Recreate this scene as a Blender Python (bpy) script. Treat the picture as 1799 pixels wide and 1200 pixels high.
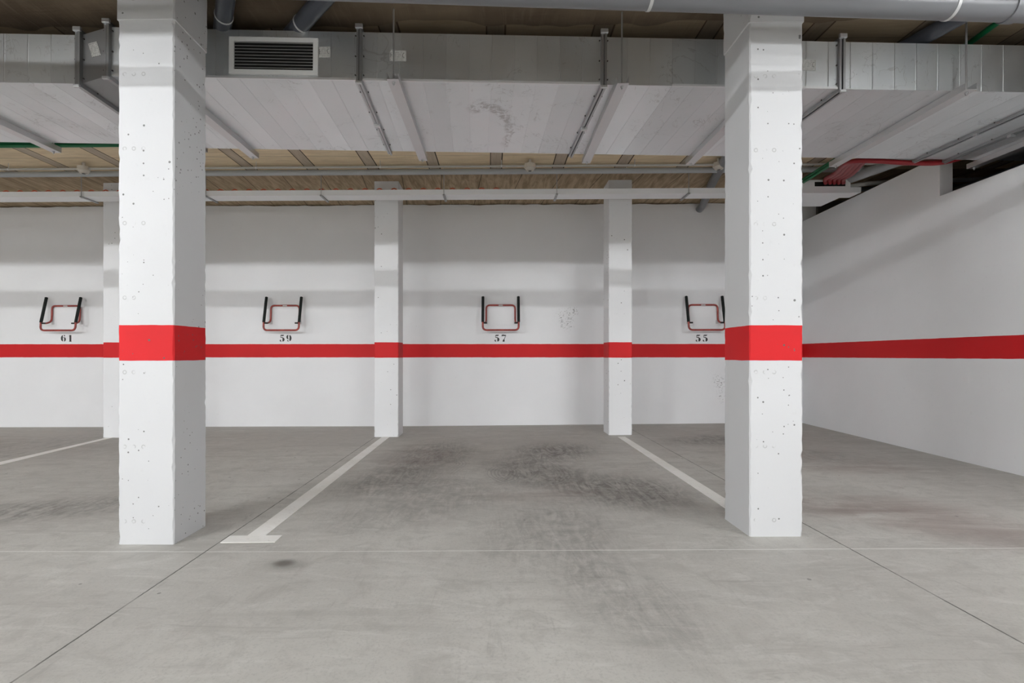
import bpy, bmesh, math, random
from mathutils import Vector, Matrix
random.seed(7)
PI = math.pi
for o in list(bpy.data.objects): bpy.data.objects.remove(o)
S = bpy.context.scene
C = S.collection

# ------------------------------------------------------------ camera
F = 900.0; CX = 856.6; CY = 624.5; TH = math.atan(0.0171)
cam_d = bpy.data.cameras.new('camera'); cam = bpy.data.objects.new('camera', cam_d); C.objects.link(cam)
cam_d.sensor_width = 36; cam_d.lens = F/1799*36; cam_d.sensor_fit = 'HORIZONTAL'
cam_d.shift_x = (899.5-CX)/1799; cam_d.shift_y = (CY-600)/1799
cam_d.clip_start = .05
cam.location = (0, 0, 1); cam.rotation_euler = (PI/2, 0, TH)
S.camera = cam

def ray(px, py):
    a = (px-CX)/F; b = (CY-py)/F; c, s = math.cos(TH), math.sin(TH)
    return Vector((a*c - s, c + a*s, b))
def atY(px, py, Y):
    d = ray(px, py); t = Y/d.y; return Vector((d.x*t, Y, 1+d.z*t))
def atZ(px, py, Z):
    d = ray(px, py); t = (Z-1)/d.z; return Vector((d.x*t, d.y*t, Z))
def Xat(px, Y): return atY(px, 600, Y).x

# ------------------------------------------------------------ world, exposure
w = bpy.data.worlds.new('world'); S.world = w; w.use_nodes = True
w.node_tree.nodes['Background'].inputs[0].default_value = (.9, .95, 1, 1)
w.node_tree.nodes['Background'].inputs[1].default_value = 0.0
S.view_settings.view_transform = 'Standard'; S.view_settings.look = 'None'
S.view_settings.gamma = 1; S.view_settings.use_curve_mapping = False
S.view_settings.exposure = 0.0
LAMPS = [(-3.1, 1.55, 3.06, .14), (3.1, 1.55, 3.06, .2), (-9.3, 1.55, 3.06, .3),
         (-4.6, -1.0, 3.05, 2.0), (4.8, -1.0, 3.05, 2.0), (-9.6, -1.0, 3.05, 2.0), (0.1, -1.0, 3.05, .85),
         (-4.6, -6.0, 3.02, 3.4), (0.1, -6.0, 3.02, 2.0), (4.8, -6.0, 3.02, 3.4), (-9.6, -6.0, 3.02, 3.4)]
LAMP_E = 378.0

# ------------------------------------------------------------ node helpers
def new_mat(name, rough=.6, metal=0, col=(.5, .5, .5), spec=.5):
    m = bpy.data.materials.new(name); m.use_nodes = True
    b = m.node_tree.nodes['Principled BSDF']
    b.inputs['Base Color'].default_value = (*col, 1); b.inputs['Roughness'].default_value = rough
    b.inputs['Metallic'].default_value = metal; b.inputs['Specular IOR Level'].default_value = spec
    return m
class N:
    def __init__(s, m):
        s.nt = m.node_tree; s.b = s.nt.nodes['Principled BSDF']
    def add(s, t, **k):
        n = s.nt.nodes.new(t)
        for a, v in k.items(): setattr(n, a, v)
        return n
    def ln(s, a, b): s.nt.links.new(a, b)
    def setin(s, sock, v):
        if isinstance(v, bpy.types.NodeSocket): s.ln(v, sock)
        elif isinstance(v, (tuple, list)) and len(v) == 3 and sock.type == 'RGBA': sock.default_value = (*v, 1)
        else: sock.default_value = v
    def pos(s): return s.add('ShaderNodeNewGeometry').outputs['Position']
    def obj(s): return s.add('ShaderNodeTexCoord').outputs['Object']
    def m(s, op, a, b=0.0, c=0.0, clamp=False):
        n = s.add('ShaderNodeMath', operation=op, use_clamp=clamp)
        for i, v in enumerate((a, b, c)): s.setin(n.inputs[i], v)
        return n.outputs[0]
    def sep(s, v):
        n = s.add('ShaderNodeSeparateXYZ'); s.ln(v, n.inputs[0]); return n.outputs
    def comb(s, x, y, z):
        n = s.add('ShaderNodeCombineXYZ')
        for i, v in enumerate((x, y, z)): s.setin(n.inputs[i], v)
        return n.outputs[0]
    def mapv(s, v, scale=(1, 1, 1), rot=(0, 0, 0), loc=(0, 0, 0)):
        n = s.add('ShaderNodeMapping'); s.ln(v, n.inputs[0])
        n.inputs['Scale'].default_value = scale; n.inputs['Rotation'].default_value = rot; n.inputs['Location'].default_value = loc
        return n.outputs[0]
    def noise(s, v, sc, det=3, rough=.5, dist=0):
        n = s.add('ShaderNodeTexNoise'); s.ln(v, n.inputs['Vector'])
        n.inputs['Scale'].default_value = sc; n.inputs['Detail'].default_value = det
        n.inputs['Roughness'].default_value = rough; n.inputs['Distortion'].default_value = dist
        return n.outputs['Fac']
    def voro(s, v, sc, feat='F1'):
        n = s.add('ShaderNodeTexVoronoi', feature=feat); s.ln(v, n.inputs['Vector']); n.inputs['Scale'].default_value = sc
        return n
    def ramp(s, f, lo, hi, a=0.0, b=1.0, smooth=True):
        n = s.add('ShaderNodeMapRange', interpolation_type='SMOOTHSTEP' if smooth else 'LINEAR')
        s.setin(n.inputs[0], f)
        for i, v in enumerate((lo, hi, a, b)): n.inputs[i+1].default_value = v
        return n.outputs[0]
    def mix(s, f, a, b, mode='MIX'):
        n = s.add('ShaderNodeMix', data_type='RGBA', blend_type=mode)
        s.setin(n.inputs[0], f); s.setin(n.inputs[6], a); s.setin(n.inputs[7], b)
        return n.outputs[2]
    def bump(s, h, strength=.3, dist=.01):
        n = s.add('ShaderNodeBump'); s.ln(h, n.inputs['Height'])
        n.inputs['Strength'].default_value = strength; n.inputs['Distance'].default_value = dist
        s.ln(n.outputs[0], s.b.inputs['Normal'])
    def col(s, v): s.setin(s.b.inputs['Base Color'], v)
    def rough(s, v): s.setin(s.b.inputs['Roughness'], v)
    def blob(s, x, y, cx, cy, rx, ry, ang=0.0):
        dx = s.m('SUBTRACT', x, cx); dy = s.m('SUBTRACT', y, cy); c, q = math.cos(ang), math.sin(ang)
        u = s.m('DIVIDE', s.m('ADD', s.m('MULTIPLY', dx, c), s.m('MULTIPLY', dy, q)), rx)
        v = s.m('DIVIDE', s.m('SUBTRACT', s.m('MULTIPLY', dy, c), s.m('MULTIPLY', dx, q)), ry)
        r = s.m('SQRT', s.m('ADD', s.m('MULTIPLY', u, u), s.m('MULTIPLY', v, v)))
        return s.ramp(r, .25, 1.0, 1.0, 0.0)
    def line(s, x, c, wdt):
        return s.m('LESS_THAN', s.m('ABSOLUTE', s.m('SUBTRACT', x, c)), wdt)

RED = (.66, .009, .013)
def painted(name, white, band=None, pores=.05, pore_scale=18, scuffs=(), lines=(), red=RED, ties=()):
    m = new_mat(name, .62, spec=.35); n = N(m); p = n.pos(); X, Y, Z = n.sep(p)
    a = n.noise(p, 1.3, 4, .55); b = n.noise(p, 30, 4, .6)
    c = n.mix(n.ramp(a, .35, .7), tuple(v*.965 for v in white), white)
    c = n.mix(n.m('MULTIPLY', n.ramp(b, .62, .75), .12), c, (.45, .45, .44))
    if band:
        wob = n.m('MULTIPLY', n.m('SUBTRACT', n.noise(p, 9, 2), .5), .006)
        zz = n.m('ADD', Z, wob)
        f = n.m('MULTIPLY', n.m('GREATER_THAN', zz, band[0]), n.m('LESS_THAN', zz, band[1]))
        rc = n.mix(n.ramp(a, .3, .7), tuple(v*.9 for v in red), red)
        c = n.mix(f, c, rc)
    v = n.voro(p, pore_scale); pr = n.sep(v.outputs['Color'])[0]
    thr = n.m('MULTIPLY', n.ramp(pr, .62, 1.0, 0, 1, False), pores)
    clus = n.ramp(n.noise(p, 2.2, 1), .36, .56)
    pit = n.m('MULTIPLY', n.m('LESS_THAN', v.outputs['Distance'], n.m('MULTIPLY', thr, clus)), n.m('GREATER_THAN', pr, .63))
    c = n.mix(n.m('MULTIPLY', pit, .85), c, (.10, .10, .095))
    hz = n.m('MULTIPLY', b, .25)
    for xc in ties:
        zm = n.m('SUBTRACT', n.m('FLOORED_MODULO', n.m('ADD', Z, .09), .40), .2); dx = n.m('SUBTRACT', X, xc)
        rr = n.m('SQRT', n.m('ADD', n.m('MULTIPLY', dx, dx), n.m('MULTIPLY', zm, zm)))
        rg = n.m('MULTIPLY', n.line(rr, .009, .0028), n.ramp(n.noise(p, 22, 2), .42, .58))
        c = n.mix(n.m('MULTIPLY', rg, .4), c, (.25, .25, .24))
    for z in lines:
        l = n.line(n.m('ADD', Z, n.m('MULTIPLY', a, .012)), z, .004)
        hz = n.m('ADD', hz, n.m('MULTIPLY', l, .35))
    for (cx, cy, cz, r, rz) in scuffs:
        s = n.blob(X, Z, cx, cz, r, rz, .5)
        f = n.m('MULTIPLY', s, n.ramp(n.noise(n.mapv(p, (1, 1, 1.6)), 34, 3, .7), .56, .62))
        c = n.mix(n.m('MULTIPLY', f, .75), c, (.13, .13, .125))
    n.col(c)
    n.bump(n.m('SUBTRACT', n.m('ADD', hz, n.m('MULTIPLY', n.noise(p, 5, 3), .3)), pit), .25, .006)
    return m

ZB0, ZB1 = .972, 1.163
M = {}
M['wall'] = painted('white painted wall', (.88, .885, .90), (ZB0, ZB1), .03, 14,
                    scuffs=[(.98, 7.3, 1.50, .16, .22), (1.08, 7.3, 1.62, .12, .10), (3.16, 7.3, .62, .12, .16), (3.18, 7.3, .42, .08, .14)],
                    lines=(1.2, 2.78, 2.62))
M['partition'] = painted('white rendered partition', (.88, .885, .90), (ZB0, ZB1), .0, 14)
M['column'] = painted('white painted concrete column', (.64, .645, .655), (ZB0, ZB1), .24, 36, ties=[Xat(p_, 2.715) for p_ in (219, 235, 252)]+[Xat(p_, 2.795) for p_ in (1328, 1344, 1360)])  # same white paint as the far columns, darkened against stronger lamp light
M['far_column'] = painted('white painted slim column', (.84, .845, .86), (ZB0, ZB1), .2, 26)
M['plain'] = painted('plain white paint', (.86, .865, .88), None, .0)
M['dark_wall'] = new_mat('darkened side room wall', .9, col=(.10, .09, .08))  # darkness of the room behind the partition, put into the wall colour

def floor_mat():
    m = new_mat('trowelled concrete floor', .6, spec=.35); n = N(m); p = n.pos(); X, Y, Z = n.sep(p)
    base = (.515, .50, .465); light = (.60, .585, .545); dark = (.38, .365, .335)
    a = n.noise(p, .7, 5, .6, .4); b = n.noise(n.mapv(p, (.35, 1.6, 1), (0, 0, .35)), 2.2, 5, .62, .6)
    e = n.noise(n.mapv(p, (1.4, .25, 1), (0, 0, -.25)), 3.0, 5, .65, .8)
    f = n.noise(p, 28, 4, .7)
    c = n.mix(n.ramp(a, .36, .66), base, light)
    c = n.mix(n.m('MULTIPLY', n.ramp(b, .5, .72), .5), c, dark)
    c = n.mix(n.m('MULTIPLY', n.ramp(e, .52, .75), .45), c, (.54, .52, .48))
    c = n.mix(n.m('MULTIPLY', n.ramp(f, .5, .8), .25), c, (.40, .385, .36))
    # warm grey darkening towards the back of the bays
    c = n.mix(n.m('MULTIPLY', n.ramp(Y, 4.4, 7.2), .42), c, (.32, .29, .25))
    mott = n.noise(p, 6, 5, .7, .8); fine = n.noise(p, 90, 3, .7); swirl = n.noise(n.mapv(p, (.6, 2.2, 1), (0, 0, .15)), 4.5, 5, .7, 1.5)
    c = n.mix(n.m('MULTIPLY', n.ramp(mott, .45, .68), .5), c, (.40, .385, .355))
    c = n.mix(n.m('MULTIPLY', n.ramp(swirl, .5, .70), .5), c, (.66, .645, .61))
    c = n.mix(n.m('MULTIPLY', n.ramp(fine, .5, .66), .35), c, (.38, .37, .345))
    scr = n.noise(n.mapv(p, (14, 1.2, 1), (0, 0, -.5)), 1.6, 4, .7, 1.0); scr2 = n.noise(n.mapv(p, (1.2, 12, 1), (0, 0, -.2)), 1.8, 4, .7, 1.2)
    c = n.mix(n.m('MULTIPLY', n.m('MULTIPLY', n.ramp(scr, .55, .72), n.ramp(mott, .4, .6)), .4), c, (.36, .345, .32))
    c = n.mix(n.m('MULTIPLY', n.m('MULTIPLY', n.ramp(scr2, .55, .70), n.ramp(b, .4, .6)), .45), c, (.35, .33, .305))
    # tyre marks and dark patches at left, one painting a column's shadow
    curl = n.noise(n.mapv(p, (1, 1, 1)), 5, 5, .75, 2.2)
    streak = n.noise(n.mapv(p, (5, 1.0, 1), (0, 0, .25)), 2.2, 5, .65, 2.6)
    tone = n.m('MULTIPLY', n.m('ADD', n.ramp(curl, .30, .66), n.ramp(streak, .34, .66)), .5)
    for (cx, cy, rx, ry, an, k) in [(-.66, 5.2, .60, 1.15, -.15, .75), (-.85, 4.1, .55, .8, -.3, .7), (.60, 5.3, .62, .75, -.5, .95),
                                    (.35, 4.4, .60, .95, .3, .85), (.95, 3.75, .65, .75, .5, .95), (-.35, 3.7, .6, .7, 0, .45),
                                    (.32, 2.9, .6, .9, -.1, .5), (-.7, 3.2, .6, .5, .2, .4), (.55, 2.1, .35, .7, .3, .45),
                                    (-3.3, 3.25, 1.7, .42, .3, .8), (-5.5, 5.6, 2.2, 1.2, .2, .45), (2.6, 5.9, 1.0, .5, .2, .8), (3.1, 4.9, .6, .6, .2, .5)]:
        bl = n.m('MULTIPLY', n.m('MULTIPLY', n.blob(X, Y, cx, cy, rx, ry, an), tone), k)
        c = n.mix(bl, c, (.165, .152, .138))
    # reddish dust
    for (cx, cy, rx, ry, an, k) in [(2.35, 3.3, 1.0, .55, -.45, .5), (2.8, 2.75, .9, .45, -.6, .35), (2.9, 4.6, 1.0, .5, -.3, .35), (.3, 3.7, .7, .4, 0, .25), (-.8, 5.0, .6, .7, 0, .25)]:
        bl = n.m('MULTIPLY', n.m('MULTIPLY', n.blob(X, Y, cx, cy, rx, ry, an), n.ramp(b, .3, .6)), k)
        c = n.mix(bl, c, (.24, .165, .145))
    # loop shaped rubber marks
    for (cx, cy, r) in [(-.12, 4.35, .32), (.28, 4.35, .34), (-.55, 4.7, .25)]:
        dx = n.m('SUBTRACT', X, cx); dy = n.m('MULTIPLY', n.m('SUBTRACT', Y, cy), .75)
        rr = n.m('SQRT', n.m('ADD', n.m('MULTIPLY', dx, dx), n.m('MULTIPLY', dy, dy)))
        rr = n.m('ADD', rr, n.m('MULTIPLY', n.noise(p, 3, 2), .08))
        wv = n.m('SINE', n.m('MULTIPLY', rr, 210))
        g = n.m('MULTIPLY', n.ramp(n.m('ABSOLUTE', n.m('SUBTRACT', rr, r)), .03, .10, 1, 0), n.ramp(wv, 0, 1))
        c = n.mix(n.m('MULTIPLY', n.m('MULTIPLY', g, .35), n.ramp(a, .4, .6)), c, (.16, .15, .14))
    # oil spots
    for (cx, cy, rx, ry, k) in [(-1.03, 2.47, .075, .06, .75), (-1.0, 2.45, .15, .10, .3)]:
        c = n.mix(n.m('MULTIPLY', n.blob(X, Y, cx, cy, rx, ry), k), c, (.12, .11, .095))
    v = n.voro(p, 5); pr = n.sep(v.outputs['Color'])[0]
    spk = n.m('MULTIPLY', n.m('LESS_THAN', v.outputs['Distance'], .05), n.m('GREATER_THAN', pr, .75))
    c = n.mix(n.m('MULTIPLY', spk, .6), c, (.14, .13, .12))
    # saw-cut joints
    jn = n.m('MULTIPLY', n.m('SUBTRACT', n.noise(p, 40, 2), .5), .004)
    xx = n.m('ADD', X, jn); yy = n.m('ADD', Y, jn)
    j = None
    for xc in (-5.0, -1.50, 1.785, 5.2, -8.5):
        l = n.line(n.m('ADD', xx, 0.0), xc, .0036); j = l if j is None else n.m('MAXIMUM', j, l)
    jl = n.line(yy, 2.615, .0034)
    c = n.mix(n.m('MULTIPLY', jl, .9), c, (.80, .79, .76))
    c = n.mix(n.m('MULTIPLY', j, n.ramp(n.noise(p, 6, 2), .3, .55, .5, .95)), c, (.10, .095, .085))
    n.col(c); n.rough(n.ramp(a, .3, .7, .55, .72))
    n.bump(n.m('SUBTRACT', n.m('ADD', n.m('MULTIPLY', f, .3), b), n.m('MULTIPLY', j, 3)), .12, .006)
    return m
M['floor'] = floor_mat()

def ceil_mat():
    m = new_mat('board-marked concrete slab', .85, spec=.2); n = N(m); p = n.pos(); X, Y, Z = n.sep(p)
    wob = n.m('MULTIPLY', n.m('SUBTRACT', n.noise(n.mapv(p, (1.5, .3, 1)), 3, 2), .5), .025)
    xm = n.m('FLOORED_MODULO', n.m('ADD', n.m('ADD', X, wob), .06+.71*40), .71)
    joist = n.m('LESS_THAN', xm, .12)
    blk = n.m('FLOORED_MODULO', n.m('ADD', Y, .1), .25)
    grain = n.noise(n.mapv(p, (1.2, 9, 1), (0, 0, .03)), 3, 5, .65, .6)
    diag = n.noise(n.mapv(p, (9, 1.1, 1), (0, 0, .35)), 2.2, 5, .65, .8)
    big = n.noise(p, 1.2, 4, .6)
    tan = n.mix(n.ramp(grain, .3, .7), (.70, .57, .39), (.85, .71, .50))
    jst = n.mix(n.ramp(diag, .3, .7), (.46, .385, .30), (.58, .49, .385))
    c = n.mix(joist, tan, jst)
    gap = n.m('MAXIMUM', n.line(xm, .122, .006), n.line(xm, .706, .006))
    bl = n.m('MULTIPLY', n.line(blk, .125, .003), n.m('SUBTRACT', 1, joist))
    c = n.mix(n.m('MULTIPLY', bl, .6), c, (.06, .04, .025))
    c = n.mix(n.m('MULTIPLY', gap, .92), c, (.015, .012, .01))
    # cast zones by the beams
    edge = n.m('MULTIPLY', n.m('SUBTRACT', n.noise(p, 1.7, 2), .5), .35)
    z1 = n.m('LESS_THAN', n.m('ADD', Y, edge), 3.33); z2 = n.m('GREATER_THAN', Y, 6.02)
    c = n.mix(n.m('LESS_THAN', n.m('FLOORED_MODULO', n.m('ADD', Y, .1), 100), 4.35), c, n.mix(.75, c, (.10, .07, .045)))  # shade above the duct front painted into the block colour
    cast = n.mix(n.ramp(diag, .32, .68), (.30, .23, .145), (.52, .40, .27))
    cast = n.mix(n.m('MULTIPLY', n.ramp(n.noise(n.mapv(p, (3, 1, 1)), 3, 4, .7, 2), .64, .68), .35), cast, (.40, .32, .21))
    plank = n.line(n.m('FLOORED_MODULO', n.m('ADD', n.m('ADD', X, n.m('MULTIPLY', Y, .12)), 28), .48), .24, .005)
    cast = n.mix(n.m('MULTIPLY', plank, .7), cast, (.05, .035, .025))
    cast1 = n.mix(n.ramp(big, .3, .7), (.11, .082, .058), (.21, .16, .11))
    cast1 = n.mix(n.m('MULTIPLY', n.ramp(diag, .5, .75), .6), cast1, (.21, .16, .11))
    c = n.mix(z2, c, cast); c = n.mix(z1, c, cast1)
    n.col(c); n.bump(n.m('SUBTRACT', n.m('ADD', grain, diag), n.m('MULTIPLY', gap, 3)), .4, .01)
    return m
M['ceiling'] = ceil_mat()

def galv(name, panel=.1455, col=(.77, .80, .815), rough=.36, metal=.9, dirt=.4, off=0.0, ribs=1.0):
    m = new_mat(name, rough, metal, col); n = N(m); p = n.obj(); X, Y, Z = n.sep(p)
    xm = n.m('FLOORED_MODULO', n.m('ADD', X, 20+off), panel)
    pid = n.m('FLOOR', n.m('DIVIDE', n.m('ADD', X, 20+off), panel))
    wn = n.add('ShaderNodeTexWhiteNoise', noise_dimensions='1D'); n.ln(pid, wn.inputs['W'])
    r = wn.outputs['Value']
    spang = n.noise(p, 60, 3, .6); cloud = n.noise(p, 2.6, 5, .6, .6)
    smear = n.noise(n.mapv(p, (1, 1, 1), (.4, .2, .5)), 2.0, 3, .55, 4.5)
    c = n.mix(r, tuple(v*.90 for v in col), tuple(min(1, v*1.06) for v in col))
    scr = n.m('MULTIPLY', n.ramp(smear, .49, .51), n.ramp(smear, .53, .51))
    c = n.mix(n.m('MULTIPLY', n.m('MULTIPLY', scr, n.ramp(cloud, .52, .62)), dirt), c, (.35, .345, .34))
    c = n.mix(n.m('MULTIPLY', n.ramp(cloud, .5, .75), dirt*.5), c, tuple(v*.86 for v in col))
    if panel < 1:
        du = n.m('DIVIDE', n.m('SUBTRACT', X, 1.93), .2); dv = n.m('DIVIDE', n.m('SUBTRACT', Y, .74), .44)
        rr = n.m('ADD', n.m('SQRT', n.m('ADD', n.m('MULTIPLY', du, du), n.m('MULTIPLY', dv, dv))), n.m('MULTIPLY', n.m('SUBTRACT', smear, .5), .5))
        g = n.m('MULTIPLY', n.ramp(n.m('ABSOLUTE', n.m('SUBTRACT', rr, 1)), .08, .22, 1, 0), n.m('MULTIPLY', n.ramp(n.m('SUBTRACT', du, n.m('MULTIPLY', dv, 1.0)), .1, .6), n.m('LESS_THAN', Z, .01)))
        g = n.m('MULTIPLY', g, n.ramp(n.noise(p, 22, 4, .7, 1), .4, .6)); c = n.mix(n.m('MULTIPLY', g, .6), c, (.34, .33, .32))
        st = n.ramp(n.noise(n.mapv(p, (3, 1, 1), (0, 0, .4)), 7, 4, .65, 1.5), .64, .72); c = n.mix(n.m('MULTIPLY', st, .3), c, (.42, .41, .40))
    n.col(c)
    n.rough(n.m('ADD', n.m('ADD', n.m('MULTIPLY', spang, .08), n.m('MULTIPLY', n.ramp(cloud, .3, .7), .10)), rough-.06))
    ridge = n.ramp(n.m('ABSOLUTE', n.m('SUBTRACT', xm, panel/2)), panel/2-.005, panel/2, 0, 1)
    h = n.m('ADD', n.m('MULTIPLY', ridge, .4*ribs), n.m('MULTIPLY', n.m('MULTIPLY', xm, n.m('SUBTRACT', r, .5)), 6.0*ribs))
    n.bump(h, .6, .007)
    return m
M['duct'] = galv('galvanised sheet duct')
M['zinc'] = galv('zinc plated steel', 10.0, (.60, .61, .62), .38, .85, .15)
M['flange'] = galv('zinc plated flange', 10.0, (.42, .43, .44), .34, .9, .35)
M['lip'] = new_mat('bright folded zinc', .35, .5, (.80, .81, .82))
M['channel'] = new_mat('pale galvanised channel', .42, .85, (.66, .66, .67))
M['bolt'] = new_mat('dark bolt steel', .45, .8, (.12, .12, .12))
M['alu'] = new_mat('white aluminium grille', .4, .0, (.80, .81, .80))
M['slat'] = new_mat('grey aluminium slat', .35, .6, (.55, .56, .56))
M['black_in'] = new_mat('black opening fill', .9, 0, (.006, .006, .006))  # near-black stands in for shade inside the grille and slot openings
def paper():
    m = new_mat('printed paper sticker', .8, 0, (.62, .62, .6)); n = N(m); p = n.obj(); X, Y, Z = n.sep(p)
    l = n.m('LESS_THAN', n.m('FLOORED_MODULO', n.m('ADD', Z, 10), .009), .0035)
    g = n.m('GREATER_THAN', n.noise(n.mapv(p, (3, 1, 1)), 60, 2), .47)
    n.col(n.mix(n.m('MULTIPLY', n.m('MULTIPLY', l, g), .6), (.62, .62, .60), (.10, .10, .10))); return m
M['paper'] = paper()
M['ink'] = new_mat('black printing ink', .7, 0, (.03, .03, .03))
M['pvc'] = new_mat('grey PVC pipe', .32, 0, (.19, .195, .21))
M['pvc_dark'] = new_mat('dark grey PVC pipe', .35, 0, (.065, .072, .09))
M['pipe_light'] = new_mat('pale grey plastic pipe', .4, 0, (.42, .44, .46))
M['conduit'] = new_mat('grey conduit', .45, 0, (.50, .49, .47))
M['tray'] = new_mat('off white plastic tray', .45, 0, (.90, .91, .93))
M['strap'] = new_mat('pale strap', .5, .2, (.62, .63, .63))
M['wire'] = new_mat('bright wire', .4, .6, (.7, .7, .68))
M['redcab'] = new_mat('red conduit plastic', .4, 0, (.30, .014, .020))
M['orange'] = new_mat('orange red cable', .5, 0, (.55, .10, .04))
M['green'] = new_mat('green cable sheath', .45, 0, (.0, .13, .045))
M['white_pl'] = new_mat('cream plastic', .5, 0, (.62, .58, .52))
def redtube():
    m = new_mat('dark red lacquered tube', .38, .1, (.26, .035, .028)); n = N(m); p = n.obj()
    n.col(n.mix(n.ramp(n.noise(p, 14, 3), .35, .7), (.27, .045, .038), (.42, .075, .055))); return m
M['redtube'] = redtube()
M['foam'] = new_mat('black foam sleeve', .85, 0, (.010, .014, .013))
M['rubber'] = new_mat('black rubber cap', .6, 0, (.015, .016, .015))
M['bracket'] = new_mat('white bracket', .5, 0, (.66, .66, .67))
def stripe():
    m = new_mat('worn white road paint', .6, 0, (.6, .6, .58)); n = N(m); p = n.pos()
    c = n.mix(n.ramp(n.noise(p, 2.5, 5, .65), .3, .7), (.86, .84, .79), (.96, .95, .92))
    c = n.mix(n.m('MULTIPLY', n.ramp(n.noise(p, 45, 4, .7), .58, .72), .35), c, (.40, .38, .35))
    n.col(c); return m
M['stripe'] = stripe()
M['number'] = new_mat('black stencil paint', .75, 0, (.045, .045, .045))
M['housing'] = new_mat('white lamp housing', .5, 0, (.7, .7, .7))
def emis(e):
    m = new_mat('lit diffuser', .5, 0, (.8, .8, .8)); b = m.node_tree.nodes['Principled BSDF']
    b.inputs['Emission Color'].default_value = (.965, .985, 1, 1); b.inputs['Emission Strength'].default_value = e
    return m

# ------------------------------------------------------------ mesh helpers
def link(name, bm, mat, parent=None, smooth=False, loc=(0, 0, 0), rot=(0, 0, 0)):
    me = bpy.data.meshes.new(name); bmesh.ops.recalc_face_normals(bm, faces=bm.faces[:]); bm.to_mesh(me); bm.free()
    if mat: me.materials.append(mat)
    if smooth:
        for f in me.polygons: f.use_smooth = True
        me.set_sharp_from_angle(angle=math.radians(40))
    o = bpy.data.objects.new(name, me); C.objects.link(o); o.location = loc; o.rotation_euler = rot
    if parent: o.parent = parent
    return o
def tag(o, label=None, cat=None, group=None, kind=None):
    if label: o['label'] = label
    if cat: o['category'] = cat
    if group: o['group'] = group
    if kind: o['kind'] = kind
    return o
def thing(name, label, cat, loc=(0, 0, 0), rot=(0, 0, 0), group=None):
    o = bpy.data.objects.new(name, None); C.objects.link(o); o.empty_display_size = .1
    o.location = loc; o.rotation_euler = rot
    return tag(o, label, cat, group)
def B(): return bmesh.new()
def box(bm, x0, x1, y0, y1, z0, z1, bev=0):
    vs = [bm.verts.new((x, y, z)) for x in (x0, x1) for y in (y0, y1) for z in (z0, z1)]
    fs = [bm.faces.new([vs[i] for i in q]) for q in ((0, 1, 3, 2), (4, 6, 7, 5), (0, 4, 5, 1), (2, 3, 7, 6), (0, 2, 6, 4), (1, 5, 7, 3))]
    if bev:
        es = list({e for f in fs for e in f.edges}); bmesh.ops.bevel(bm, geom=es, offset=bev, segments=2, affect='EDGES', profile=.5)
    return bm
def frames(pts):
    pts = [Vector(p) for p in pts]; T = []
    for i in range(len(pts)):
        a = pts[max(0, i-1)]; b = pts[min(len(pts)-1, i+1)]; T.append((b-a).normalized())
    up = Vector((0, 0, 1)) if abs(T[0].z) < .9 else Vector((1, 0, 0))
    nrm = (up - T[0]*up.dot(T[0])).normalized(); out = []
    for t in T:
        nrm = (nrm - t*nrm.dot(t)).normalized(); out.append((nrm, t.cross(nrm)))
    return pts, out
def tube(bm, pts, r, seg=12, cap=True):
    pts, fr = frames(pts); rings = []
    for i, (p, (a, b)) in enumerate(zip(pts, fr)):
        rr = r[i] if isinstance(r, (list, tuple)) else r
        rings.append([bm.verts.new(p + a*math.cos(2*PI*k/seg)*rr + b*math.sin(2*PI*k/seg)*rr) for k in range(seg)])
    for q, s in zip(rings, rings[1:]):
        for k in range(seg): bm.faces.new((q[k], q[(k+1) % seg], s[(k+1) % seg], s[k]))
    if cap: bm.faces.new(rings[0]); bm.faces.new(rings[-1][::-1])
    return bm
def fillet(pts, r, n=6):
    pts = [Vector(p) for p in pts]; out = [pts[0]]
    for i in range(1, len(pts)-1):
        a, p, b = pts[i-1], pts[i], pts[i+1]; u = (a-p); v = (b-p); rr = min(r, u.length*.49, v.length*.49)
        s = p+u.normalized()*rr; e = p+v.normalized()*rr
        for k in range(n+1):
            t = k/n; out.append(s*(1-t)**2 + p*2*t*(1-t) + e*t*t)
    out.append(pts[-1]); return out
def smooth_path(pts, n=8):
    pts = [Vector(p) for p in pts]; P = [pts[0]*2-pts[1]]+pts+[pts[-1]*2-pts[-2]]; out = []
    for i in range(1, len(P)-2):
        a, b, c, d = P[i-1:i+3]
        for k in range(n):
            t = k/n; out.append(.5*((2*b)+(c-a)*t+(2*a-5*b+4*c-d)*t*t+(3*b-a-3*c+d)*t**3))
    out.append(pts[-1]); return out
def cyl(bm, p, axis, r, h, seg=16, r2=None):
    p = Vector(p); ax = Vector(axis).normalized(); return tube(bm, [p, p+ax*h], [r, r if r2 is None else r2], seg)

# ------------------------------------------------------------ shell
ZC = 3.16
def fz(x):
    if x < -1.2: return -.0103 + .005*(x+1.2)
    if x < 3.6: return .0035+.0115*x
    return .0449 + .002*(x-3.6)
bm = B(); xs = [-13+i*.5 for i in range(47)]; ys = [-10+i*.5 for i in range(35)]+[7.3]
ys = sorted(set(ys)); g = [[bm.verts.new((x, y, fz(x))) for y in ys] for x in xs]
for i in range(len(xs)-1):
    for j in range(len(ys)-1): bm.faces.new((g[i][j], g[i+1][j], g[i+1][j+1], g[i][j+1]))
fl = link('floor', bm, M['floor'], smooth=True); tag(fl, kind='structure')
def struct(name, bm, mat, **k): o = link(name, bm, mat, **k); tag(o, kind='structure'); return o
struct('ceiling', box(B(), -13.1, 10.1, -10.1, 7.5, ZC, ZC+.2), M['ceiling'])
YW = 7.3
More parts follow.
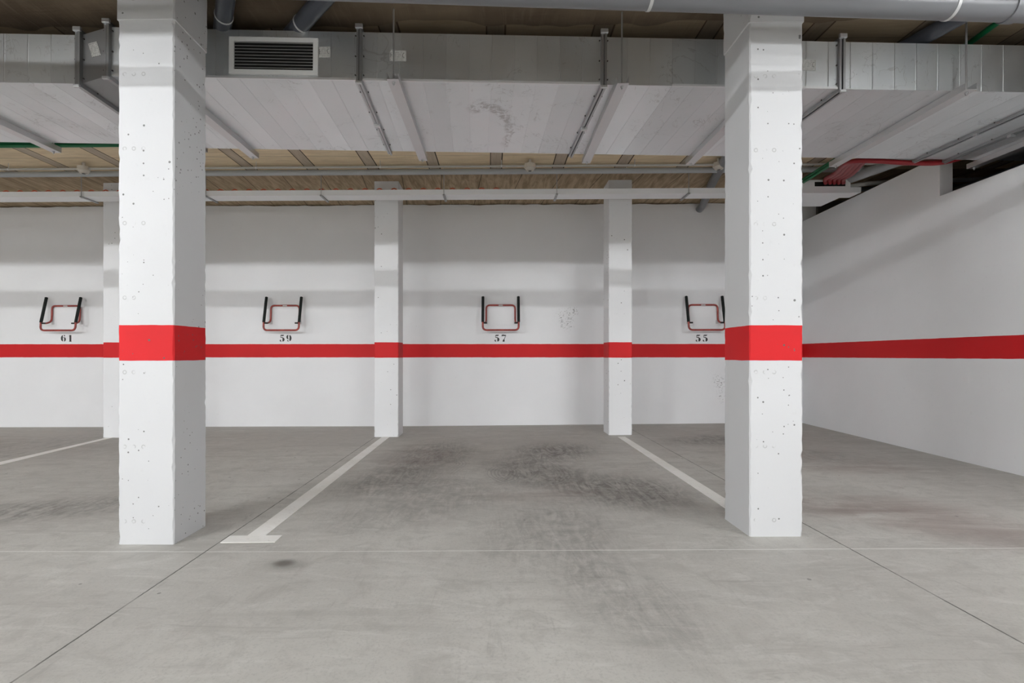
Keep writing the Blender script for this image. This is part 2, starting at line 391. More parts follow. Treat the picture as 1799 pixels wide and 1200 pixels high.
# back wall with a slightly ragged top edge
bm = B(); top = []; x = -13.1; fr_, bk = [], []
while x < 10.1:
    fr_.append((x, ZC-.006-random.random()*.014)); x += .09
ft = [bm.verts.new((x, YW, z)) for x, z in fr_]; fb = [bm.verts.new((x, YW, -.25)) for x, z in fr_]
rt = [bm.verts.new((x, YW+.2, z)) for x, z in fr_]; rb = [bm.verts.new((x, YW+.2, -.25)) for x, z in fr_]
for i in range(len(fr_)-1):
    bm.faces.new((fb[i], fb[i+1], ft[i+1], ft[i])); bm.faces.new((ft[i], ft[i+1], rt[i+1], rt[i])); bm.faces.new((rt[i], rt[i+1], rb[i+1], rb[i]))
struct('wall_back', bm, M['wall'])
# right partition wall: high part, then a lower part with open space above
def rx(y): return 4.32-.049*(YW-y)
def pwall(y0, y1, z1):
    bm = B(); vs = []
    for y in (y0, y1):
        for dx in (0, .12):
            for z in (-.2, z1): vs.append(bm.verts.new((rx(y)+dx, y, z)))
    for q in ((0, 1, 3, 2), (4, 6, 7, 5), (0, 4, 5, 1), (2, 3, 7, 6), (0, 2, 6, 4), (1, 5, 7, 3)): bm.faces.new([vs[i] for i in q])
    return bm
YS = 4.93
bm = B(); prof = [(1.5, -.2), (YW, -.2), (YW, 2.89), (YS, 2.89), (YS, 2.51), (1.5, 2.51)]
L = [bm.verts.new((rx(y), y, z)) for y, z in prof]; R = [bm.verts.new((rx(y)+.12, y, z)) for y, z in prof]
bm.faces.new(L); bm.faces.new(R[::-1])
for i in range(6): bm.faces.new((L[i], L[(i+1) % 6], R[(i+1) % 6], R[i]))
struct('wall_right', bm, M['partition'])
struct('wall_left', box(B(), -13.2, -13, -10, 7.3, -.2, ZC), M['plain'])
struct('wall_front', box(B(), -13, 10, -10.2, -10, -.2, ZC), M['plain'])
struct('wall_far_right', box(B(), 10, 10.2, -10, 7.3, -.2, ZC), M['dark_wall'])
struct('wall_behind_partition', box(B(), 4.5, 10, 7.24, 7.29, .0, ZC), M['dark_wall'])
struct('wall_light_block', box(B(), 4.16, 10, 1.28, 1.5, -.2, ZC), M['plain'])  # unseen wall added to keep lamp light out of the side room
struct('shade_beam_1', box(B(), -12.95, 9.95, .3, .9, 2.931, ZC-.002), M['plain'])   # unseen overhead beam, shaped to cut the lamp light

# ------------------------------------------------------------ columns
def column(name, x0, x1, y0, y1, zt, label, rough=1.0, step=None, seed=1, group=None, mat='column'):
    rnd = random.Random(seed); bm = B(); rings = []; zb = min(fz(x0), fz(x1))-.02; nz = 110
    zs = [zb+(zt-zb)*i/nz for i in range(nz+1)]
    if step: zs = sorted(zs+[step-.001, step+.001])
    for i, z in enumerate(zs):
        ring = []; gx = 0
        if step and z > step: gx = .006
        foot = .006*rough if z < zb+.07 else 0
        for (cx, cy, sx, sy) in ((x0, y0, 1, 1), (x1, y0, -1, 1), (x1, y1, -1, -1), (x0, y1, 1, -1)):
            c = .004+rnd.random()*.005*rough + (rnd.random() < .06)*.008*rough
            j = (rnd.random()-.5)*.0035*rough
            cx2 = cx-sx*gx; cy2 = cy-sy*gx
            if (sx, sy) in ((1, 1), (-1, -1)): ring += [(cx2, cy2+sy*c, z), (cx2+sx*c, cy2, z)]
            else: ring += [(cx2+sx*c, cy2, z), (cx2, cy2+sy*c, z)]
        rings.append([bm.verts.new(v) for v in ring])
    for a, b in zip(rings, rings[1:]):
        for k in range(8): bm.faces.new((a[k], a[(k+1) % 8], b[(k+1) % 8], b[k]))
    bm.faces.new(rings[0][::-1]); bm.faces.new(rings[-1])
    o = link(name, bm, M[mat]); tag(o, label, 'column', group)
    return o
def near_col(pa, pb, Yf, d, lab, seed):
    return column('concrete_column', Xat(pa, Yf), Xat(pb, Yf), Yf, Yf+d, ZC, lab, 1.0, 2.80, seed, None)
near_col(207.5, 305.5, 2.715, .305, 'large near white column with red band, left of the white T-shaped floor line', 3)
near_col(1317, 1410.5, 2.795, .305, 'large near white column with red band, beside the bare right wall', 5)
def far_col(pa, pb, lab, seed):
    Y = 6.33; column('concrete_column', Xat(pa, Y), Xat(pb, Y), Y, Y+.31, ZC, lab, .7, None, seed, None, 'far_column')
far_col(181, 222, 'slim far white column at left, mostly hidden behind the large left column', 11)
far_col(657.5, 700, 'slim far white column standing between numbers 59 and 57', 12)
far_col(1069.5, 1110.5, 'slim far white column standing between numbers 57 and 55', 13)

# ------------------------------------------------------------ parking lines
def quad_slab(bm, pts, t=.003):
    lo = [bm.verts.new((x, y, fz(x)-.001)) for x, y in pts]; hi = [bm.verts.new((x, y, fz(x)+t)) for x, y in pts]; n = len(pts)
    bm.faces.new(hi); bm.faces.new(lo[::-1])
    for i in range(n): bm.faces.new((lo[i], lo[(i+1) % n], hi[(i+1) % n], hi[i]))
def fp(px, py):
    z = 0
    for _ in range(5): q = atZ(px, py, z); z = fz(q.x)
    return q.x, q.y
bm = B(); quad_slab(bm, [fp(435, 941.5), fp(466.5, 941.5), fp(684.8, 767.6), fp(671.6, 767.6)])
quad_slab(bm, [fp(387, 954), fp(483, 953), fp(496, 941.2), fp(404, 942)])
tag(link('parking_line', bm, M['stripe']), 'white T-ended bay line painted on floor between numbers 59 and 57', 'parking line')
bm = B(); a, b = fp(1085, 767.6), fp(1098, 767.6); c, d = fp(1275, 877), fp(1275, 894)
def ext(p, q, Y): t = (Y-p[1])/(q[1]-p[1]); return (p[0]+(q[0]-p[0])*t, Y)
quad_slab(bm, [a, ext(a, d, 3.12), ext(b, c, 3.12), b])
tag(link('parking_line', bm, M['stripe']), 'white bay line on floor running from the 57-55 column to the large right column', 'parking line')
bm = B(); a, b = fp(190, 768.5), fp(200, 768.5); c, d = fp(0, 812), fp(0, 817)
quad_slab(bm, [a, b, ext(b, d, 2.85), ext(a, c, 2.85)])
tag(link('parking_line', bm, M['stripe']), 'white bay line on floor at far left, left of the large left column', 'parking line')

# ------------------------------------------------------------ duct
D0 = Vector((-2.0, 3.2, 0)); DA = math.radians(2.2); DSL = .0068
duct = thing('ventilation_duct', 'wide galvanised sheet metal air duct crossing the whole room below the ceiling', 'duct',
             (D0.x, D0.y, 2.758), (0, DSL, DA))
DM = Matrix.Translation((D0.x, D0.y, 2.758)) @ Matrix.Rotation(DA, 4, 'Z') @ Matrix.Rotation(DSL, 4, 'Y')
DI = DM.inverted()
def dloc(px, py):      # point on duct front face, in duct coordinates
    o = DI @ Vector((0, 0, 1)); d = (DI.to_3x3() @ ray(px, py)); t = -o.y/d.y; return o+d*t
DH, DD = .306, 1.13
u190 = dloc(190, 90).x; u145 = dloc(143, 90).x
def seg(x0, x1, z0=0, z1=DH, y1=DD):
    return link('duct_section', box(B(), x0, x1, 0, y1, z0, z1), M['duct'], duct)
uf = [dloc(632, 100).x, dloc(1060, 100).x, dloc(1476, 100).x, 5.72, 5.99]
edges = [u190]+uf+[8.0]
for a, b in zip(edges, edges[1:]): seg(a, b)
DROP = -.054
seg(-5.2, u145, DROP, DH+DROP, .93)
bm = B()      # offset piece
q = []
for (x, dz, yb) in ((u145, DROP, .93), (u190, 0, DD)): q += [bm.verts.new(v) for v in ((x, 0, dz), (x, yb, dz), (x, yb, DH+dz), (x, 0, DH+dz))]
for i in range(4): bm.faces.new((q[i], q[(i+1) % 4], q[4+(i+1) % 4], q[4+i]))
link('offset_section', bm, M['flange'], duct)
RIV = None
def flange(x, dz=0, yb=DD, w=.017, gap=.003):
    bm = B()
    for s in (-1, 1):
        x0, x1 = (x-w, x-gap) if s < 0 else (x+gap, x+w)
        p = .020 if s < 0 else .026
        box(bm, x0, x1, -p, 0, dz-p, dz+DH+p); box(bm, x0, x1, 0, yb, dz-p, dz-.0005); box(bm, x0, x1, 0, yb, dz+DH, dz+DH+p)
        box(bm, x0, x1, yb, yb+p, dz-p, dz+DH+p)
    f = link('flange', bm, M['flange'], duct)
    global RIV
    if RIV is None:
        q = cyl(B(), (0, 0, 0), (0, 0, -1), .0045, .007, 6); RIV = bpy.data.meshes.new('rivet'); q.to_mesh(RIV); q.free(); RIV.materials.append(M['bolt'])
    sp = [((x+s_*.026, 0, dz+z), (-PI/2, 0, 0)) for z in (.03, .15, .28) for s_ in (-1, 1)]
    sp += [((x+s_*.026, yb*(k+.5)/4, dz), (0, 0, 0)) for k in range(4) for s_ in (-1, 1)]
    for l, rt in sp:
        v = bpy.data.objects.new('rivet', RIV); C.objects.link(v); v.parent = f; v.location = l; v.rotation_euler = rt
    for q in ((-.034, -.016, DH+.008, DH+.036, .024), (-.034, -.016, -.036, -.018, .02), (yb*.5, yb*.5+.03, -.04, -.018, .022)):
        link('clip', box(B(), x-q[4], x+q[4], q[0], q[1], dz+q[2], dz+q[3], .003), M['zinc'], f)
flange(u145-.008, DROP, .93); flange(u190+.004)
for x in uf: flange(x)
# folded bottom lips
def lip(x0, x1): link('edge_lip', box(B(), x0, x1, -.010, 0, -.005, .009), M['lip'], duct)
lip(u190+.03, uf[0]-.02); lip(uf[0]+.02, uf[1]-.02); lip(uf[2]-1.1, uf[2]-.02)
# grille
a = dloc(404, 66); b = dloc(559, 134); gx0, gx1 = a.x, b.x; gz1 = a.z; gz0 = dloc(404, 131).z
gr = link('grille_frame', B(), M['alu'], duct)
bm = B(); fw = .030; t = -.012
for q in ((gx0, gx1, gz1-fw*.9, gz1), (gx0, gx1, gz0, gz0+fw), (gx0, gx0+fw, gz0+fw, gz1-fw*.9), (gx1-fw, gx1, gz0+fw, gz1-fw*.9)): box(bm, q[0], q[1], t, -.0002, q[2], q[3])
bm.to_mesh(gr.data); bm.free()
link('grille_backing', box(B(), gx0+fw, gx1-fw, -.0015, -.0005, gz0+fw, gz1-fw*.9), M['black_in'], gr)
n = 9; h = (gz1-gz0-fw*1.9)
for k in range(n):
    z = gz0+fw+h*(k+.4)/n; bm = B(); x0, x1 = gx0+fw, gx1-fw
    vs = [bm.verts.new(v) for v in ((x0, -.012, z), (x1, -.012, z), (x1, -.012, z+.0042), (x0, -.012, z+.0042), (x0, -.002, z+.006), (x1, -.002, z+.006), (x1, -.002, z+.009), (x0, -.002, z+.009))]
    for f in ((0, 1, 2, 3), (4, 7, 6, 5), (0, 4, 5, 1), (3, 2, 6, 7), (0, 3, 7, 4), (1, 5, 6, 2)): bm.faces.new([vs[i] for i in f])
    link('slat', bm, M['slat'], gr)
def sticker(pa, pb, ya, yb, rot=0):
    c = dloc((pa+pb)/2, (ya+yb)/2); a = dloc(pa, ya); b = dloc(pb, yb); w2 = abs(b.x-a.x)/2; h2 = abs(a.z-b.z)/2
    s = link('paper_sticker', box(B(), -w2, w2, -.001, 0, -h2, h2), M['paper'], duct, loc=(c.x, -.0006, c.z), rot=(0, rot, 0))
    bm = B(); r = h2*.42
    pts = [(w2*.72+r*.5*math.cos(t), -.0016, r*math.sin(t)+h2*.1) for t in [PI*.35+k*PI*1.3/8 for k in range(9)]]; tube(bm, pts, .0011, 5); link('printed_mark', bm, M['ink'], s); bm = B()
    tube(bm, [(-w2*.85, -.0016, h2*.5), (-w2*.85, -.0016, -h2*.4)], .0012, 5); tube(bm, [(-w2*.85, -.0016, h2*.1), (-w2*.7, -.0016, h2*.1)], .0011, 5)
    link('printed_mark', bm, M['ink'], s)
sticker(560, 580, 82, 101, -.04); sticker(684.5, 713.5, 88.5, 107.5, .02); sticker(1405, 1433, 104.5, 124.5, .02)
s = link('paper_sticker', box(B(), -.028, .028, -.002, 0, -.045, .045), M['paper'], duct, loc=((u145+u190)/2, -.001, .5*DROP+.19), rot=(0, -.3, 0))

# ------------------------------------------------------------ trapeze hangers under the duct
def dz_at(X): return 2.758-DSL*(X+2)
def dy_at(X): return 3.2+math.tan(DA)*(X+2)
def hanger(X, Y0, Y1, label, dz=0):
    zb = dz_at(X)+dz-.0455
    h = thing('duct_hanger', label, 'duct hanger', (X, (Y0+Y1)/2, zb), group=None); L2 = (Y1-Y0)/2
    bm = B(); wd = .036; th = .003
    box(bm, -wd, wd, -L2, L2, 0, th); box(bm, -wd, -wd+th, -L2, L2, th, .044); box(bm, wd-th, wd, -L2, L2, th, .044)
    link('channel', bm, M['channel'], h)
    for s in (-1, 1):
        y = s*(L2-.035)
        bm = cyl(B(), (0, y, -.02), (0, 0, 1), .0055, ZC-zb+.02, 8); r = link('threaded_rod', bm, M['zinc'], h, smooth=True)
        bm = cyl(B(), (0, y, -.010), (0, 0, 1), .010, .0098, 6); cyl(bm, (0, y, .003), (0, 0, 1), .010, .010, 6); link('nut', bm, M['zinc'], r)
for X, dz, lab in ((-3.62, DROP, 'steel duct hanger at far left, behind the green cables end'), (-2.10, 0, 'steel duct hanger just right of the large left column'),
               (-.64, 0, 'steel duct hanger beside the second paper sticker, above number 57 left side'), (.79, 0, 'steel duct hanger right of duct middle, near the 57-55 column'),
               (1.71, 0, 'steel duct hanger half hidden left of the large right column'), (3.0, 0, 'steel duct hanger at right, above the red conduits'),
               (4.25, 0, 'short visible steel duct hanger at the right picture edge')):
    y0 = dy_at(X); hanger(X, y0-.105, y0+(.93 if dz else DD)+.095, lab, dz)

# ------------------------------------------------------------ big grey waste pipe in front of the columns
def pl(px, py, z): return atZ(px, py, z)
PR = .060
def pipe_pt(px, py):   # bottom line of pipe -> centre, on a pipe plane slightly skewed
    X = Xat(px, 2.5); Y = 2.54+.03*X; q = atY(px, py, Y); return Vector((q.x, q.y, q.z+PR))
pa, pb = pipe_pt(700, 1.5), pipe_pt(1799, 37)
dr = (pb-pa).normalized(); P0 = pa-dr*3.2; P1 = pb+dr*1.5
wp = thing('waste_pipe', 'long grey plastic drain pipe along the top, passing in front of the right column', 'pipe', (pa.x, pa.y, pa.z))
def rel(v, o): return Vector(v)-o.location
link('pipe_run', tube(B(), [rel(P0, wp), rel(P1, wp)], PR, 32), M['pvc'], wp, smooth=True)
def on_pipe(px):
    for k in range(400):
        t = k*.01*1.3; p = pa+dr*t; d = p-cam.location; c, s = math.cos(TH), math.sin(TH)
        x = (d.x*c+d.y*s)/(d.y*c-d.x*s)*F+CX
        if x >= px: return p
    return pb
for px, mt in ((1137, 'strap'), (1668, 'strap'), (1772, 'pvc')):
    p = on_pipe(px); q = rel(p, wp); r = PR+.003 if mt == 'strap' else PR+.007
    wdt = .016 if mt == 'strap' else .05
    link('strap' if mt == 'strap' else 'socket', tube(B(), [q-dr*wdt/2, q+dr*wdt/2], r, 32), M[mt], wp, smooth=True)
    if mt == 'strap': link('strap_hanger', cyl(B(), (q.x, q.y, q.z+r-.002), (0, 0, 1), .004, ZC-(q.z+wp.location.z)-r+.002, 8), M['zinc'], wp)
def pipe_thing(name, label, cat, pts, r, mat, fil=.12, seg=24, extra=None):
    o = Vector(pts[0]); t = link(name, tube(B(), fillet([Vector(p)-o for p in pts], fil), r, seg), M[mat], None, True, loc=o); tag(t, label, cat)
    return t
# branches crossing over the duct: run close under the slab
zz = 3.10
a = atZ(392, 38, zz); b = atZ(400, -30, zz)
q1 = a+(a-b).normalized()*1.9
def branch(pA, pB, label, far, mat='pvc_dark', r=.052, strap=True):
    A = atZ(*pA, zz); Bp = atZ(*pB, zz); d = (Bp-A).normalized(); s = A-d*far; e = A+d*((A.y-2.62)/max(.01, -d.y))
    o = thing('branch_pipe', label, 'pipe', s)
    link('pipe_run', tube(B(), [s-s, e-s], r, 24), M[mat], o, smooth=True)
    if strap:
        k = A-s+d*.07; link('wire_tie', tube(B(), [k-d*.006, k+d*.006], r+.003, 24), M['strap'], o, smooth=True)
    return o
branch((392, 38), (400, -30), 'dark grey pipe above duct right beside the large left column', 1.6)
branch((522, 50), (566, 0), 'dark grey slanting pipe above the duct grille', 1.6)
branch((1622, 66), (1672, 38), 'dark slanting pipe above the duct at upper right', 1.2, 'pvc_dark', .05, False)
g0 = atZ(1700, 78, 3.12); g1 = atZ(1752, 40, 3.12); gd = (g1-g0).normalized()
pipe_thing('green_cable', 'green cable above duct at the upper right corner', 'cable', [g0-gd*1.0, g1+gd*.6], .018, 'green')

# occluding conduit above the viewer
struct('shade_beam_2', box(B(), -12.95, 9.95, -3.2, -2.6, 2.866, ZC-.002), M['plain'])  # unseen rear beam, added to cut off the back row of lamps
tag(link('conduit_run', tube(B(), [(-12.5, 1.5, 2.675), (9, 1.5, 2.675)], .036, 16), M['conduit'], smooth=True), 'straight grey conduit overhead, nearer than the drain pipe', 'conduit')

# ------------------------------------------------------------ ceiling pipe, conduit, detectors
Yp = 5.82; zp = atY(600, 303, Yp).z
o = thing('ceiling_pipe', 'straight pale grey pipe under ceiling between duct and far columns', 'pipe', (0, Yp, zp))
link('pipe_run', tube(B(), [(-12.9, 0, 0), (4.2, 0, 0)], .031, 20), M['pipe_light'], o, smooth=True)
for px in (450, 780, 1100):
    x = Xat(px, Yp); link('hanger_rod', cyl(B(), (x, 0, .028), (0, 0, 1), .005, ZC-zp-.028, 8), M['wire'], o)
Yc = 5.66; zc = atY(600, 293.6, Yc).z
o = thing('ceiling_conduit', 'thin pale conduit fixed to the ceiling linking the round detectors', 'conduit', (0, Yc, zc))
link('conduit_tube', tube(B(), [(-12.9, 0, 0), (4.6, 0, 0)], .0125, 12), M['conduit'], o, smooth=True)
for px in (15, 450, 668, 881, 1115): 
    x = Xat(px, Yc); sd = link('saddle', tube(B(), [(x-.006, 0, 0), (x+.006, 0, 0)], .0155, 12), M['bracket'], o)
    link('standoff', cyl(B(), (x, 0, .012), (0, 0, 1), .004, ZC-zc-.012, 8), M['wire'], sd)
def detector(px, lab):
    o = thing('ceiling_detector', lab, 'detector', (Xat(px, Yc), Yc, ZC))
    z1 = zc+.02-ZC
    link('stem', cyl(B(), (0, 0, 0), (0, 0, 1), .016, z1, 12), M['white_pl'], o, smooth=True)
    link('base', tube(B(), [(0, 0, z1), (0, 0, z1-.045)], .062, 24), M['white_pl'], o, smooth=True)
    b = cyl(B(), (0, 0, z1-.045), (0, 0, -1), .055, .024, 24, .044); cyl(b, (0, 0, z1-.069), (0, 0, -1), .03, .006, 20); link('sensor_head', b, M['white_pl'], o, smooth=True)
    link('led_ring', tube(B(), [(0, 0, z1-.0755), (0, 0, z1-.078)], .018, 16), M['bolt'], o)
detector(147, 'round cream ceiling detector left of the large left column')
detector(931, 'round cream ceiling detector between the two slim columns')
detector(1263, 'round cream ceiling detector touching the large right column in view')

# ------------------------------------------------------------ cable tray
Y0, Y1 = 6.0, 6.2; zt = atY(600, 343.2, Y0).z
tr = thing('cable_tray', 'long off white cable tray crossing in front of the slim columns near ceiling', 'cable tray', (0, Y0, zt))
bm = B(); box(bm, -12.9, 4.22, 0, .2, 0, .003); box(bm, -12.9, 4.22, 0, .003, .003, .062); box(bm, -12.9, 4.22, .197, .2, .003, .062)
box(bm, -12.9, 4.22, -.004, 0, .056, .062); link('tray_body', bm, M['tray'], tr)
for px in (715, 1150): x = Xat(px, Y0); link('joint_plate', box(B(), x-.04, x+.04, -.0025, -.0002, .012, .052), M['tray'], tr)
for px, bx in ((145, 175), (363, 378), (565, 573), (780, 781), (978, 972), (1209, 1198)):
    x = Xat(px, Y0)
    h = link('tray_bracket', box(B(), x-.012, x+.012, -.03, .235, -.014, -.0005), M['flange'], tr)
    link('threaded_rod', cyl(B(), (x, -.018, -.02), (0, 0, 1), .0045, ZC-zt+.02, 8), M['zinc'], h)
pts = []; x = -9.0
while x < .05:
    pts.append(Vector((x, 6.0115, zt+.056+.024*max(0, math.cos(x*2*PI/.172))))); x += .02
tag(link('red_cable', tube(B(), pts, .0075, 8), M["orange"], smooth=True), 'orange red cable looping over the rim of the cable tray, left half', 'cable')

# junction trough at the right end of the tray
xa, xb = Xat(1395, 6.0), Xat(1488, 6.0)
jt = thing('cable_trough', 'wide pale trough at the tray end holding the red conduits, behind right column', 'cable tray', ((xa+xb)/2, 5.94, zt-.02))
W2 = (xb-xa)/2; bm = B()
box(bm, -W2, W2, 0, .54, 0, .004); box(bm, -W2, W2, 0, .004, .004, .15); box(bm, W2-.004, W2, .004, .54, .004, .15); box(bm, -W2, -W2+.004, .004, .54, .004, .15)
box(bm, -W2, W2, -.012, 0, -.006, .01)
link('trough_body', bm, M['tray'], jt)
link('entry_slot', box(B(), -W2+.20, W2-.06, -.002, -.0003, .075, .125), M['black_in'], jt)
# red conduits
for k in range(5):
    dx = k*.05
    pts = smooth_path([(3.76+dx, 5.915, zt+.085), (3.69+dx, 5.80, zt+.095), (3.50+dx*.9, 5.35, 2.88), (3.28+dx*.85, 4.85, 2.80+k*.006), (3.36+dx*.5, 4.70+k*.02, 2.765+k*.010), (3.65, 4.62+k*.03, 2.715+k*.012),
                       (3.95, 4.61+k*.03, 2.712+k*.012), (4.25, 4.6+k*.03, 2.80+k*.014), (4.6, 4.6+k*.03, 2.97+k*.014), (5.4, 4.6+k*.03, 2.97+k*.014)], 8)
    o = Vector(pts[0]); t = link('red_conduit', tube(B(), [p-o for p in pts], .0215, 12), M['redcab'], None, True, loc=o)
    tag(t, 'one of the bundled red conduits rising from trough and turning along duct edge', 'conduit', 'bundle of red conduits beside the right column')
# green cables at left and behind duct
for k in range(2):
    z = 2.775+k*.032
    pts = fillet([(-9, 4.27, z), (-3.0, 4.27, z), (-2.75, 4.42, z+.02), (-2.4, 4.6, 3.0+k*.03), (3.0, 4.75, 2.98+k*.03), (3.45, 5.0, 2.98+k*.03), (3.6, 6.9, 3.0+k*.03)], .15)
    o = Vector(pts[0]); t = link('green_cable', tube(B(), [p-o for p in pts], .0165, 12), M['green'], None, True, loc=o)
    tag(t, ('lower' if k == 0 else 'upper')+' of two green cables along the back edge of the duct at left', 'cable')
# loose pipes in the dark gap above the right wall
pipe_thing('grey_pipe', 'thick grey pipe slanting up behind the red conduits', 'pipe', [(3.9, 6.75, 3.03), (3.95, 6.3, 3.03), (4.35, 5.1, 3.05), (5.6, 4.2, 3.06)], .055, 'pipe_light')
pipe_thing('grey_pipe', 'bent pale pipe dipping over the top of the right wall', 'pipe', [(3.75, 6.85, 2.99), (4.12, 6.0, 2.97), (4.4, 6.0, 3.0), (6.5, 5.9, 3.02)], .024, 'conduit')
pipe_thing('grey_pipe', 'dark long pipe in shadow above the right wall', 'pipe', [(4.0, 6.6, 3.1), (9.0, 6.2, 3.1)], .028, 'pvc')
pipe_thing('grey_pipe', 'grey pipe elbow reaching the back wall above number 55', 'pipe', [(2.86, 7.27, 3.06), (2.86, 7.15, 3.08), (2.62, 6.25, 3.10), (2.3, 4.9, 3.10)], .05, 'pvc')
pipe_thing('grey_pipe', 'shaded pipe beyond the low part of the right wall', 'pipe', [(5.2, 7.2, 2.85), (5.2, 2.0, 2.85)], .05, 'pvc')

# ------------------------------------------------------------ bicycle racks
def make_rack():
    r = thing('bicycle_rack', 'x', 'bicycle rack')
    W = .232; Wi = .205
    # wall frame: hinge, out from wall -> along wall -> top bar
    p = [(-W, -.150, .005), (-Wi-.012, -.10, .005), (-Wi, -.030, .035), (-Wi, -.022, .12), (-Wi, -.020, .262), (Wi, -.020, .262), (Wi, -.022, .12), (Wi, -.030, .035), (Wi+.012, -.10, .005), (W, -.150, .005)]
    link('wall_frame', tube(B(), fillet(p, .055, 6), .0125, 12), M['redtube'], r, smooth=True)
    link('top_plate', box(B(), -.03, .03, -.0325, -.030, .252, .266), M['bracket'], r)
    # folding U
    lower = [(-W-.018, -.150, .02), (-W-.018, -.160, -.098), (W+.018, -.160, -.098), (W+.018, -.150, .02)]
    u = link('folding_arm_bar', tube(B(), fillet(lower, .07, 8), .0135, 12), M['redtube'], r, smooth=True)
    for s in (-1, 1):
        a = Vector((s*(W+.018), -.150, .012)); b = Vector((s*(W+.018), -.060, .382)); n = 60; pts = [a+(b-a)*i/n for i in range(n+1)]
        rr = [.0185+.0022*(i % 2) for i in range(n+1)]; rr[0] = .013; rr[-1] = .012
        link('foam_grip', tube(B(), pts, rr, 12), M['foam'], u, smooth=False)
        link('hinge_cap', cyl(B(), (s*(W+.01), -.150, .003), (-s, 0, 0), .011, .05, 12), M['rubber'], r, smooth=True)
        link('wall_bracket', box(B(), s*Wi-.018, s*Wi+.018, -.010, 0, -.005, .05, .003), M['bracket'], r)
    return r
def copy_tree(o, par=None):
    c = o.copy(); C.objects.link(c)
    if par: c.parent = par
    for ch in list(o.children): copy_tree(ch, c)
    return c
rack = make_rack(); zr = 1.452
for i, (px, num) in enumerate(((118, '61'), (502, '59'), (879.5, '57'), (1234, '55'))):
    r = rack if i == 0 else copy_tree(rack)
    r.location = (Xat(px, YW), YW, zr)
    r['label'] = 'red tube wall bicycle rack with black padded arms above number '+num; r['group'] = 'bicycle racks on the back wall'

# ------------------------------------------------------------ stencil numbers
def ribbon(bm, pts, ws, y0, y1):
    n = len(pts); L = []; R = []
    for i in range(n):
        a = Vector(pts[max(0, i-1)]); b = Vector(pts[min(n-1, i+1)]); t = (b-a).normalized(); q = Vector((-t.y, t.x))*ws[i]/2; p = Vector(pts[i])
        L.append(p+q); R.append(p-q)
    for i in range(n-1):
        quad = [L[i], L[i+1], R[i+1], R[i]]
        f = [bm.verts.new((v.x, y0, v.y)) for v in quad]; k = [bm.verts.new((v.x, y1, v.y)) for v in quad]
        bm.faces.new(f); bm.faces.new(k[::-1])
        for j in range(4): bm.faces.new((f[j], f[(j+1) % 4], k[(j+1) % 4], k[j]))
def arc(cx, cy, rx_, ry_, a0, a1, n, w0, w1):
    """stroke whose width swells from w0 (ends) to w1 (middle)"""
    P = []; Wd = []
    for i in range(n+1):
        t = i/n; a = math.radians(a0+(a1-a0)*t); P.append((cx+rx_*math.cos(a), cy+ry_*math.sin(a))); Wd.append(w0+(w1-w0)*math.sin(PI*t))
    return P, Wd
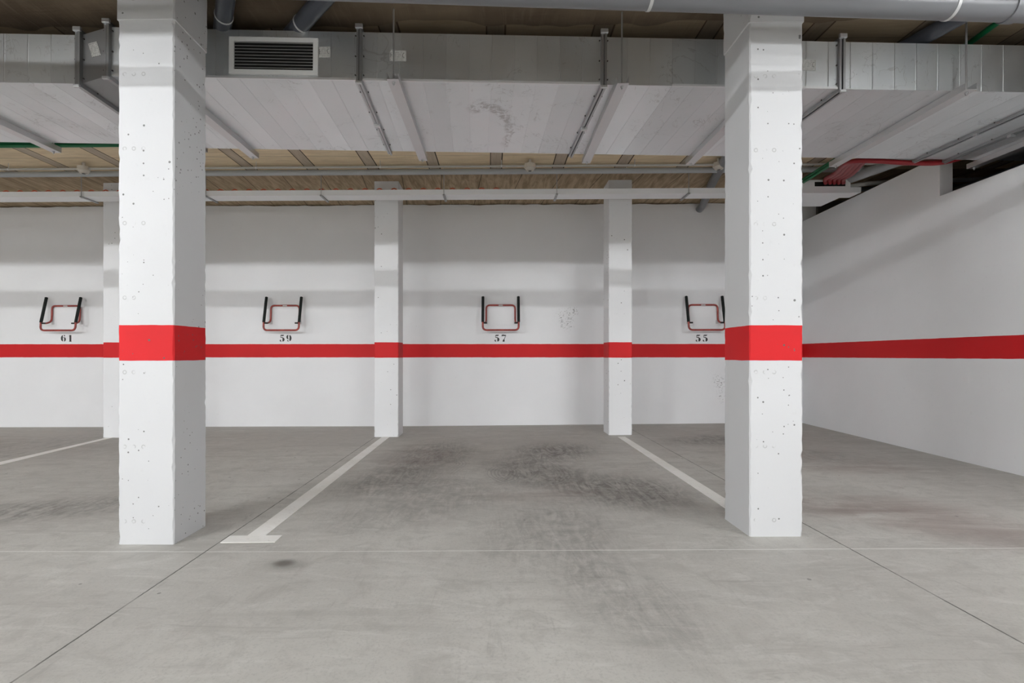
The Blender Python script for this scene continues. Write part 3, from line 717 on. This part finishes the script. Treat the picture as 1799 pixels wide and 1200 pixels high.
def digit(bm, ch, ox, s):
    def st(P, Wd): ribbon(bm, [(ox+x*s, y*s) for x, y in P], [w_*s*1.3 for w_ in Wd], -.0008, 0)
    def dot(cx, cy, r): st(*( [(cx-r, cy), (cx-r*.5, cy), (cx+r*.5, cy), (cx+r, cy)], [r*1.0, r*1.9, r*1.9, r*1.0]))
    if ch == '1':
        st([(.38, 0), (.38, .96)], [.22, .22]); st([(.18, .02), (.58, .02)], [.05, .05]); st([(.2, .80), (.3, .9)], [.04, .1])
    if ch == '5':
        st([(.18, .93), (.32, .90), (.5, .90), (.66, .96)], [.10, .14, .14, .05])
        st([(.17, .92), (.17, .56)], [.06, .05])
        st(*arc(.27, .31, .36, .31, 100, 50, 6, .05, .10))
        st(*arc(.30, .31, .28, .30, 58, -62, 12, .07, .24)); st(*arc(.30, .31, .28, .30, -95, -130, 5, .05, .07)); dot(.12, .16, .09)
    if ch == '9' or ch == '6':
        def T(P): return P if ch == '9' else [(.72-x, 1-y) for x, y in P]
        P, Wd = arc(.36, .66, .24, .31, 110, 250, 12, .06, .20); st(T(P), Wd)
        P, Wd = arc(.36, .50, .24, .47, 68, -62, 16, .07, .22); st(T(P), Wd)
        P, Wd = arc(.36, .50, .24, .47, -95, -125, 5, .04, .06); st(T(P), Wd)
        P = [(.13, .14), (.17, .14), (.23, .14), (.27, .14)]; st(T(P), [.08, .15, .15, .08])
        P, Wd = arc(.38, .50, .18, .13, 250, 330, 5, .03, .05); st(T(P), Wd)
    if ch == '7':
        st([(.08, .98), (.08, .74)], [.05, .05]); st([(.08, .90), (.30, .92), (.52, .88), (.68, .94)], [.16, .15, .14, .07])
        st([(.66, .84), (.50, .55), (.42, .38)], [.04, .06, .08]); st([(.41, .34), (.34, .16), (.32, 0)], [.12, .21, .23]); st([(.2, .015), (.46, .015)], [.04, .04])
for px, num in ((117.5, '61'), (501.5, '59'), (879, '57'), (1232.5, '55')):
    c = atY(px, 600, YW); bm = B(); s = .098
    w_ = .085
    for k, ch in enumerate(num): digit(bm, ch, (-1.0+k*1.17)*w_, s)
    zc0 = atY(px, 600.2, YW).z
    o = link('bay_number', bm, M['number'], loc=(c.x, YW-.0002, zc0))
    tag(o, 'black stencilled number painted under '+{'61': 'the bicycle rack at far left', '59': 'the bicycle rack right of the large left column', '57': 'the bicycle rack in the middle bay', '55': 'the bicycle rack beside the large right column'}[num]+', reading '+num, 'number')

# ------------------------------------------------------------ luminaires
for i, (x, y, z, k) in enumerate(LAMPS):
    o = thing('ceiling_lamp', 'tubular ceiling lamp behind the viewer', 'lamp', (x, y, z), group='tubular lamps over the aisle behind the viewer')
    bm = box(B(), -.65, .65, -.06, .06, .035, ZC-z); box(bm, -.65, .65, -.075, -.06, .0, .06); box(bm, -.65, .65, .06, .075, .0, .06)
    link('housing', bm, M['housing'], o)
    d = tube(B(), [(-.6, 0, 0), (.6, 0, 0)], .016, 12); link('diffuser', d, emis(LAMP_E*k), o, smooth=True)
